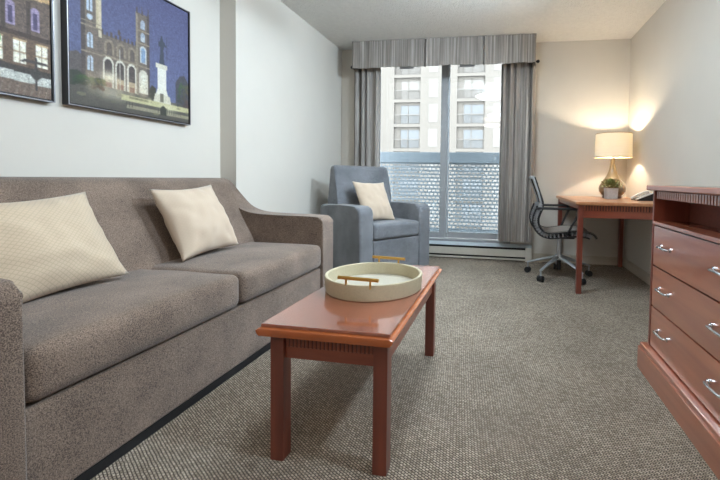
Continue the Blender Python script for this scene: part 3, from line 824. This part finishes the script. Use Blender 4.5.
for s in (-1, 1):
    b = B(); y = s * (HW + .045)
    pts = spline([(-.235, s * HW, .66), (-.18, y, .668), (-.05, y, .667), (.075, y, .668), (.112, y, .655), (.118, y, .628), (.08, y, .54), (.03, s * (HW + .01), .43)], 6)
    tube(b, pts, [.010] * 6 + [.012] * (len(pts) - 14) + [.010] * 8, n=10, up=(0, 1, 0)); obj('armrest', b, BLACKP, oc)
b = B(); box(b, -.13, .13, -.07, .07, .372, .415, .015, 3); tube(b, [(.10, 0, .385), (.22, 0, .40)], .012); tube(b, [(0, -.2, .415), (0, .2, .415)], .014); obj('tilt_mechanism', b, BLACKP, oc)
b = B(); tube(b, [(0, 0, .21), (0, 0, .38)], .022, n=18); obj('gas_column', b, CHROME, oc)
b = B(); tube(b, [(0, 0, .07), (0, 0, .17)], .018, n=14); obj('column_foot', b, BLACKP, oc)
b = B(); lathe(b, [(0, .215), (.036, .213), (.045, .19), (.04, .165), (0, .165)], n=24)
obj('hub', b, CHROME, oc)
for k in range(5):
    a = math.radians(15 + 72 * k); ca, sa = math.cos(a), math.sin(a)
    b = B(); tube(b, [(.03 * ca, .03 * sa, .19), (.15 * ca, .15 * sa, .155), (.30 * ca, .30 * sa, .105), (.31 * ca, .31 * sa, .10)], [.024, .019, .013, .010], n=12, flat=.7)
    tube(b, [(.302 * ca, .302 * sa, .106), (.302 * ca, .302 * sa, .055)], .008, n=8); lg = obj('base_leg', b, CHROME, oc)
    b = B(); tx_, ty_ = -sa, ca
    for s in (-1, 1):
        p0 = Vector((.302 * ca, .302 * sa, .029)); q = Vector((tx_, ty_, 0))
        tube(b, [p0 + q * s * .006, p0 + q * s * .024], .028, n=18)
    tube(b, [p0 - q * .007, p0 + q * .007], .012, n=8)
    obj('caster', b, BLACKP, lg)

# ------------------------------------------------------------------ pictures: print rasters painted procedurally on a fine grid
def lin3(c): return np.array([lin(v) for v in c])
class Raster:
    def __init__(s, w, h):
        s.w, s.h = w, h; s.u, s.v = np.meshgrid((np.arange(w) + .5) / w, (np.arange(h) + .5) / h); s.a = np.zeros((h, w, 3)); s.r = np.random.RandomState(5)
    def fill(s, m, c, al=1.0):
        m = m[..., None] * al if m.dtype != bool else m[..., None].astype(float) * al
        s.a = s.a * (1 - m) + np.array(c, float) * m
    def rect(s, u0, u1, v0, v1, c, al=1.0): s.fill((s.u >= u0) & (s.u < u1) & (s.v >= v0) & (s.v < v1), c, al)
    def poly(s, pts, c, al=1.0):
        ins = np.zeros(s.u.shape, bool); n = len(pts)
        for i in range(n):
            (x1, y1), (x2, y2) = pts[i], pts[(i + 1) % n]
            if y1 == y2: continue
            ins ^= ((y1 > s.v) != (y2 > s.v)) & (s.u < (x2 - x1) * (s.v - y1) / (y2 - y1) + x1)
        s.fill(ins, c, al)
    def disc(s, cu, cv, ru, rv, c, al=1.0, soft=False):
        d = ((s.u - cu) / ru) ** 2 + ((s.v - cv) / rv) ** 2
        if soft: s.fill(np.exp(-d * 1.6), c, al)
        else: s.fill(d < 1, c, al)
    def arch(s, u0, u1, v0, v1, c, al=1.0):
        r_ = (u1 - u0) / 2; s.rect(u0, u1, v0, v1 - r_, c, al); s.fill((((s.u - (u0 + u1) / 2) / r_) ** 2 + ((s.v - (v1 - r_)) / (r_ * 1.25)) ** 2 < 1) & (s.v >= v1 - r_), c, al)
    def grain(s, amt, sc=1):
        g = s.r.normal(0, 1, (s.h // sc + 1, s.w // sc + 1)); g = np.kron(g, np.ones((sc, sc)))[:s.h, :s.w]
        s.a = np.clip(s.a * (1 + amt * g[..., None]), 0, 255)
def canvas(name, ras, y0, y1, z0, z1, x, mtl, parent):
    """grid in the wall plane, facing +X; u runs along +Y, v up"""
    w_, h_ = ras.w, ras.h
    vs = [(x, y0 + (y1 - y0) * i / w_, z0 + (z1 - z0) * j / h_) for j in range(h_ + 1) for i in range(w_ + 1)]
    fs = [(j * (w_ + 1) + i, j * (w_ + 1) + i + 1, (j + 1) * (w_ + 1) + i + 1, (j + 1) * (w_ + 1) + i) for j in range(h_) for i in range(w_)]
    nv = len(vs)
    # back board so the print has thickness
    vs += [(x - .022, y0, z0), (x - .022, y1, z0), (x - .022, y1, z1), (x - .022, y0, z1)]
    c_ = [0, w_, nv - 1, h_ * (w_ + 1)]; k_ = [nv, nv + 1, nv + 2, nv + 3]
    fs += [(k_[3], k_[2], k_[1], k_[0])]
    me = bpy.data.meshes.new(name); me.from_pydata(vs, [], fs)
    at = me.color_attributes.new('print', 'FLOAT_COLOR', 'CORNER')
    c = ras.a / 255.0; c = np.where(c <= .04045, c / 12.92, ((c + .055) / 1.055) ** 2.4).reshape(-1, 3)
    full = np.ones((len(me.loops), 4), np.float32); full[:w_ * h_ * 4, :3] = np.repeat(c, 4, axis=0); full[w_ * h_ * 4:, :3] = .05
    at.data.foreach_set('color', full.ravel())
    me.materials.append(mtl); o = bpy.data.objects.new(name, me); return link(o, parent)
PRINT = bpy.data.materials.new('canvas_print'); PRINT.use_nodes = True
_n = PRINT.node_tree.nodes; _a = _n.new('ShaderNodeVertexColor'); _a.layer_name = 'print'
PRINT.node_tree.links.new(_a.outputs[0], _n['Principled BSDF'].inputs['Base Color']); _n['Principled BSDF'].inputs['Roughness'].default_value = .55
_n['Principled BSDF'].inputs['Specular IOR Level'].default_value = .3

# right print: a stone church at dusk with a monument in front
R = Raster(176, 182)
for k in range(60): R.rect(0, 1, k / 60, (k + 1) / 60, (78 + 18 * (1 - k / 60), 80 + 24 * (1 - k / 60), 122 + 22 * (1 - k / 60)))
stone, stone_l, stone_d, lit = (112, 98, 88), (150, 134, 112), (78, 68, 64), (232, 226, 205)
R.poly([(0, .15), (.09, .16), (.09, .33), (.05, .36), (0, .34)], (88, 80, 78))
R.poly([(.86, .14), (1, .14), (1, .36), (.95, .42), (.90, .40), (.86, .34)], (66, 66, 74))
# nave wall
R.rect(.2, .5, .15, .535, stone)
for k in range(9): R.rect(.215 + k * .033, .230 + k * .033, .53, .565 - .01 * (k % 2), stone_d)
R.disc(.345, .585, .012, .02, stone_d)
for k in range(3): R.arch(.235 + k * .09, .305 + k * .09, .40, .50, (146, 130, 108)); R.arch(.25 + k * .09, .29 + k * .09, .40, .485, (96, 84, 76))
R.rect(.21, .49, .375, .39, stone_l)
for k in range(3):
    R.arch(.222 + k * .092, .302 + k * .092, .16, .37, lit); R.arch(.234 + k * .092, .290 + k * .092, .16, .355, (70, 60, 58)); R.rect(.234 + k * .092, .29 + k * .092, .16, .235, (186, 160, 128))
    R.rect(.24 + k * .092, .284 + k * .092, .16, .2, (120, 70, 60))
R.rect(.345, .352, .12, .46, (210, 206, 190))
# left tower
R.rect(.075, .218, .15, 1, stone); R.rect(.175, .218, .55, 1, (205, 186, 150)); R.rect(.195, .218, .5, .9, (220, 205, 170)); R.rect(.075, .10, .15, 1, stone_d)
for v in (.245, .405, .66, .86): R.arch(.115, .155, v, v + .10, (196, 214, 232)); R.rect(.133, .137, v, v + .1, stone_d)
for v in (.37, .55, .58, .80): R.rect(.075, .218, v, v + .010, stone_l)
R.disc(.135, .62, .02, .02, (200, 216, 232))
# right tower
R.rect(.485, .600, .15, .80, stone); R.rect(.485, .50, .15, .8, stone_l); R.rect(.58, .6, .15, .8, stone_d)
for u in (.487, .53, .585): R.poly([(u, .79), (u + .016, .79), (u + .008, .87)], stone_d)
for v in (.62, .72): R.arch(.525, .562, v - .04, v + .03, (168, 180, 196))
R.arch(.515, .575, .41, .54, (210, 214, 214)); R.arch(.528, .562, .42, .53, (130, 160, 196)); R.arch(.505, .585, .17, .35, (226, 218, 196)); R.arch(.52, .57, .17, .33, (246, 240, 220)); R.disc(.543, .60, .018, .016, (200, 206, 210))
for v in (.38, .56, .66): R.rect(.485, .6, v, v + .009, stone_l)
R.grain(.05, 2)
# lit forecourt, trees, ground
R.rect(0, 1, 0, .155, (78, 74, 66))
R.disc(.27, .235, .07, .05, (255, 244, 214), .9, True); R.disc(.30, .12, .16, .06, (176, 168, 148), .8, True)
R.poly([(0, .12), (.1, .15), (.24, .16), (.2, .21), (.12, .19), (.05, .23), (0, .22)], (52, 56, 46))
R.poly([(.59, .15), (.66, .14), (.66, .24), (.62, .26), (.59, .2)], (56, 54, 44))
R.rect(.36, 1, .09, .13, (196, 190, 140)); R.rect(.42, .62, .11, .125, (120, 118, 84)); R.rect(.4, 1, .035, .06, (150, 142, 116)); R.disc(.78, .10, .1, .05, (228, 222, 176), .8, True)
R.arch(.70, .76, .03, .10, (52, 52, 44)); R.disc(.6, .12, .025, .03, (232, 224, 168), .8, True)
# monument
R.poly([(.635, .13), (.81, .13), (.795, .20), (.65, .20)], (222, 216, 190)); R.poly([(.66, .2), (.78, .2), (.76, .25), (.675, .25)], (244, 240, 220)); R.rect(.675, .76, .25, .42, (250, 246, 230)); R.rect(.66, .775, .415, .455, (228, 222, 200)); R.rect(.70, .735, .14, .21, (110, 104, 88))
R.poly([(.69, .455), (.75, .455), (.74, .50), (.735, .58), (.745, .62), (.76, .60), (.765, .62), (.735, .655), (.725, .69), (.71, .69), (.705, .65), (.685, .63), (.69, .60), (.705, .6), (.70, .5)], (54, 60, 74))
R.rect(.768, .774, .5, .70, (60, 64, 80))
for k in range(150):
    u, v = R.r.rand(2); g_ = R.r.rand()
    if v < .13: R.disc(u, v, .012 + .02 * g_, .006 + .006 * g_, (60 + 90 * g_, 58 + 86 * g_, 46 + 56 * g_), .5)
for k in range(60):
    u, v = R.r.rand(2); R.disc(.88 + .12 * u, .14 + .2 * v, .012, .014, (50 + 40 * u, 54 + 34 * v, 56), .6)
    R.disc(.02 + .22 * u, .13 + .07 * v, .012, .012, (40 + 40 * u, 46 + 34 * v, 38), .6)
for k in range(240):
    u, v = R.r.rand(2); g_ = R.r.rand(); uu = .075 + .525 * u; vv = .16 + .36 * v
    R.rect(uu, uu + .008 + .012 * g_, vv, vv + .006, (90 + 90 * g_, 78 + 80 * g_, 66 + 66 * g_), .35)
for k in range(5): R.disc(.14 + .1 * k, .17, .05, .10, (232, 208, 160), .35, True)
for k in range(26): R.rect(.40 + k * .023, .403 + k * .023, .045, .085, (46, 44, 40), .7)
def blur(a_):
    p = np.pad(a_, ((1, 1), (1, 1), (0, 0)), 'edge'); return sum(p[i:i + a_.shape[0], j:j + a_.shape[1]] * w for i, j, w in ((0, 1, .13), (1, 0, .13), (1, 1, .48), (1, 2, .13), (2, 1, .13)))
R.a = blur(R.a); R.grain(.05, 1)
# pale surface haze over the whole print, painted into its colours
R.a = R.a * .76 + 24

# left print: old street at night with bright shop windows
Lr = Raster(176, 182)
Lr.rect(0, 1, 0, 1, (84, 70, 62)); Lr.rect(0, 1, .6, 1, (44, 54, 96))
Lr.rect(0, 1, .36, .66, (96, 80, 70))
for k in range(8):
    u = .02 + k * .125; Lr.arch(u, u + .05, .40, .54, (150, 134, 166)); Lr.rect(u + .012, u + .038, .41, .51, (70, 62, 92)); Lr.rect(u - .02, u, .36, .57, (66, 54, 48))
Lr.poly([(0, .50), (1, .60), (1, .63), (0, .54)], (196, 160, 112)); Lr.poly([(0, .54), (1, .63), (1, .70), (0, .60)], (120, 96, 76))
Lr.rect(0, 1, .345, .375, (62, 48, 42)); Lr.rect(0, 1, .14, .345, (98, 78, 62))
for k in range(9):
    u = .01 + k * .114; Lr.rect(u, u + .062, .185, .318, (246, 242, 220)); Lr.rect(u + .028, u + .033, .185, .318, (150, 130, 104)); Lr.rect(u, u + .062, .25, .256, (170, 150, 120)); Lr.rect(u - .004, u + .066, .318, .328, (190, 160, 118))
Lr.poly([(0, .175), (1, .12), (1, .165), (0, .20)], (56, 50, 46)); Lr.poly([(0, .12), (1, .07), (1, .125), (0, .175)], (190, 192, 184)); Lr.rect(0, 1, 0, .065, (104, 84, 72)); Lr.poly([(0, .0), (1, 0), (1, .07), (0, .12)], (108, 90, 78))
for k in range(26): Lr.poly([(k / 26, 0), (k / 26 + .012, 0), (k / 26 + .03, .09)], (128, 112, 98))
Lr.rect(.915, .928, .04, .24, (50, 46, 46)); Lr.disc(.92, .14, .03, .035, (58, 54, 50)); Lr.poly([(.84, .20), (.99, .205), (.97, .222), (.86, .22)], (66, 60, 56))
for (cu, cv, q) in ((.66, .36, .06), (.70, .31, .05), (.62, .42, .07), (.12, .3, .08)): Lr.disc(cu, cv, q, q, (92, 142, 74), .8, False)
Lr.grain(.08, 2); Lr.a = blur(Lr.a); Lr.grain(.06, 1); Lr.a = Lr.a * .88 + 18

def picture(y0, y1, z0, z1, ras, label):
    XW = XN
    t = thing('framed_picture', label, 'picture', (XW, (y0 + y1) / 2, z0), group='framed night prints on the left wall')
    X1 = XW + .038; f = .009
    b = B()
    box(b, XW + .001, X1, y0, y0 + f, z0, z1, .001); box(b, XW + .001, X1, y1 - f, y1, z0, z1, .001)
    box(b, XW + .001, X1, y0 + f, y1 - f, z0, z0 + f, .001); box(b, XW + .001, X1, y0 + f, y1 - f, z1 - f, z1, .001)
    off(b, -XW, -(y0 + y1) / 2, -z0); obj('picture_frame', b, FRAMEK, t)
    b = B(); s = .004
    box(b, X1, X1 + .002, y0, y1, z0, z0 + s); box(b, X1, X1 + .002, y0, y0 + s, z0 + s, z1); box(b, X1, X1 + .002, y1 - s, y1, z0 + s, z1); box(b, X1, X1 + .002, y0 + s, y1 - s, z1 - s, z1)
    off(b, -XW, -(y0 + y1) / 2, -z0); obj('frame_lip', b, FRAMES, t, smooth=None)
    o = canvas('canvas_print', ras, y0 + f + .003, y1 - f - .003, z0 + f + .003, z1 - f - .003, X1 - .005, PRINT, t)
    o.location = (-XW, -(y0 + y1) / 2, -z0)
picture(1.512, 2.232, 1.245, 1.985, R, 'framed night photograph of a floodlit stone church and monument above the sofa')
picture(.738, 1.458, 1.240, 1.98, Lr, 'framed night photograph of an old street with bright shop windows above the sofa')

# ------------------------------------------------------------------ light
def fill_lamp(x, y, label, col, e):  # added lamps out of view, filling the room with light
    c_ = thing('added_fill_light', label, 'added light', (x, y, CZ), group='added unseen fill lights')
    b = B(); lathe(b, [(0, -.002), (.08, -.002), (.08, -.022), (0, -.022)], n=32); obj('fixture_ring', b, CHROME, c_)
    b = B(); tube(b, [(0, 0, -.02), (0, 0, -.13)], .012); obj('stem', b, CHROME, c_)
    b = B(); lathe(b, [(0, -.195), (.10, -.19), (.18, -.175), (.225, -.15), (.228, -.14), (.20, -.125), (.1, -.115), (0, -.11)], n=48)
    obj('diffuser', b, emit_mat('fill_glow', col, e), c_, smooth=60)
fill_lamp(-.25, 2.52, 'added unseen fill light nearest the window wall', (.74, .88, 1, 1), 36)
fill_lamp(-.15, .6, 'added unseen fill light above the middle of the room', (.80, .90, 1, 1), 6)
fill_lamp(-.3, -.9, 'added unseen fill light at the near end of the room', (1, .88, .74, 1), 12)

def spot(x, y, tgt, energy, label):  # added out-of-view spots that brighten the left wall in place of daylight
    t_ = thing('added_fill_spot', label, 'spotlight', (x, y, CZ), group='added unseen fill spots')
    d = (Vector(tgt) - Vector((x, y, CZ - .12))).normalized(); q = d.to_track_quat('-Z', 'Y').to_matrix().to_4x4()
    b = B(); lathe(b, [(0, -.001), (.05, -.001), (.05, -.02), (0, -.02)], n=24); tube(b, [(0, 0, -.02), (0, 0, -.12)], .008); obj('mount', b, CHROME, t_)
    b = B(); lathe(b, [(0, .05), (.05, .05), (.065, -.05), (.060, -.05), (.045, .04), (0, .04)], n=32, M=Matrix.Translation((0, 0, -.12)) @ q); obj('lamp_head', b, PWHITE, t_)
    l = bpy.data.lights.new('spot_beam', 'SPOT'); l.energy = energy; l.color = (.68, .85, 1); l.spot_size = math.radians(118); l.spot_blend = 1; l.shadow_soft_size = .11
    o = bpy.data.objects.new('spot_beam', l); COL.objects.link(o); o.parent = t_; o.matrix_local = Matrix.Translation(Vector((0, 0, -.12)) + d * .07) @ q
spot(1.12, 2.35, (-1.96, 3.0, 1.25), 135, 'added unseen fill spot nearer the window, aimed at the left wall')
spot(1.12, .9, (-2.09, 1.3, 1.1), 95, 'added unseen fill spot above the near end of the dresser, aimed at the sofa')

wd = bpy.data.worlds.new('sky'); SC.world = wd; wd.use_nodes = True
nt = wd.node_tree; bg = nt.nodes['Background']; bg.inputs['Strength'].default_value = 9
bg.inputs['Color'].default_value = (.88, .94, 1.0, 1)
s = bpy.data.lights.new('sun', 'SUN'); s.energy = .12; s.angle = math.radians(3); s.color = (1, .95, .88)
so = bpy.data.objects.new('sun', s); COL.objects.link(so); so.rotation_euler = (math.radians(38), 0, math.radians(12))   # shines down towards +Y, onto the far facade

# ------------------------------------------------------------------ camera
cam = bpy.data.cameras.new('camera'); co = bpy.data.objects.new('camera', cam); COL.objects.link(co)
F, PX, PY = 380.0, 440.0, 192.0
cam.sensor_fit = 'HORIZONTAL'; cam.sensor_width = 36; cam.lens = F / 720 * 36
cam.shift_x = (360 - PX) / 720; cam.shift_y = (PY - 240) / 720
Yw = Vector((503 - PX, PY - 179.5, -F)).normalized(); X0 = Vector((1864 + PX, -(PY - 140), F)); X0 = (X0 - Yw * X0.dot(Yw)).normalized(); Zw = X0.cross(Yw)
Rm = Matrix((X0, Yw, Zw))     # camera axes -> world axes
co.matrix_world = Matrix.Translation((0, 0, .92)) @ Rm.to_4x4()
cam.clip_start = .05; cam.clip_end = 300
SC.camera = co
SC.view_settings.view_transform = 'Standard'; SC.view_settings.look = 'None'
SC.view_settings.exposure = .74; SC.view_settings.gamma = 1
SC.view_settings.use_curve_mapping = False
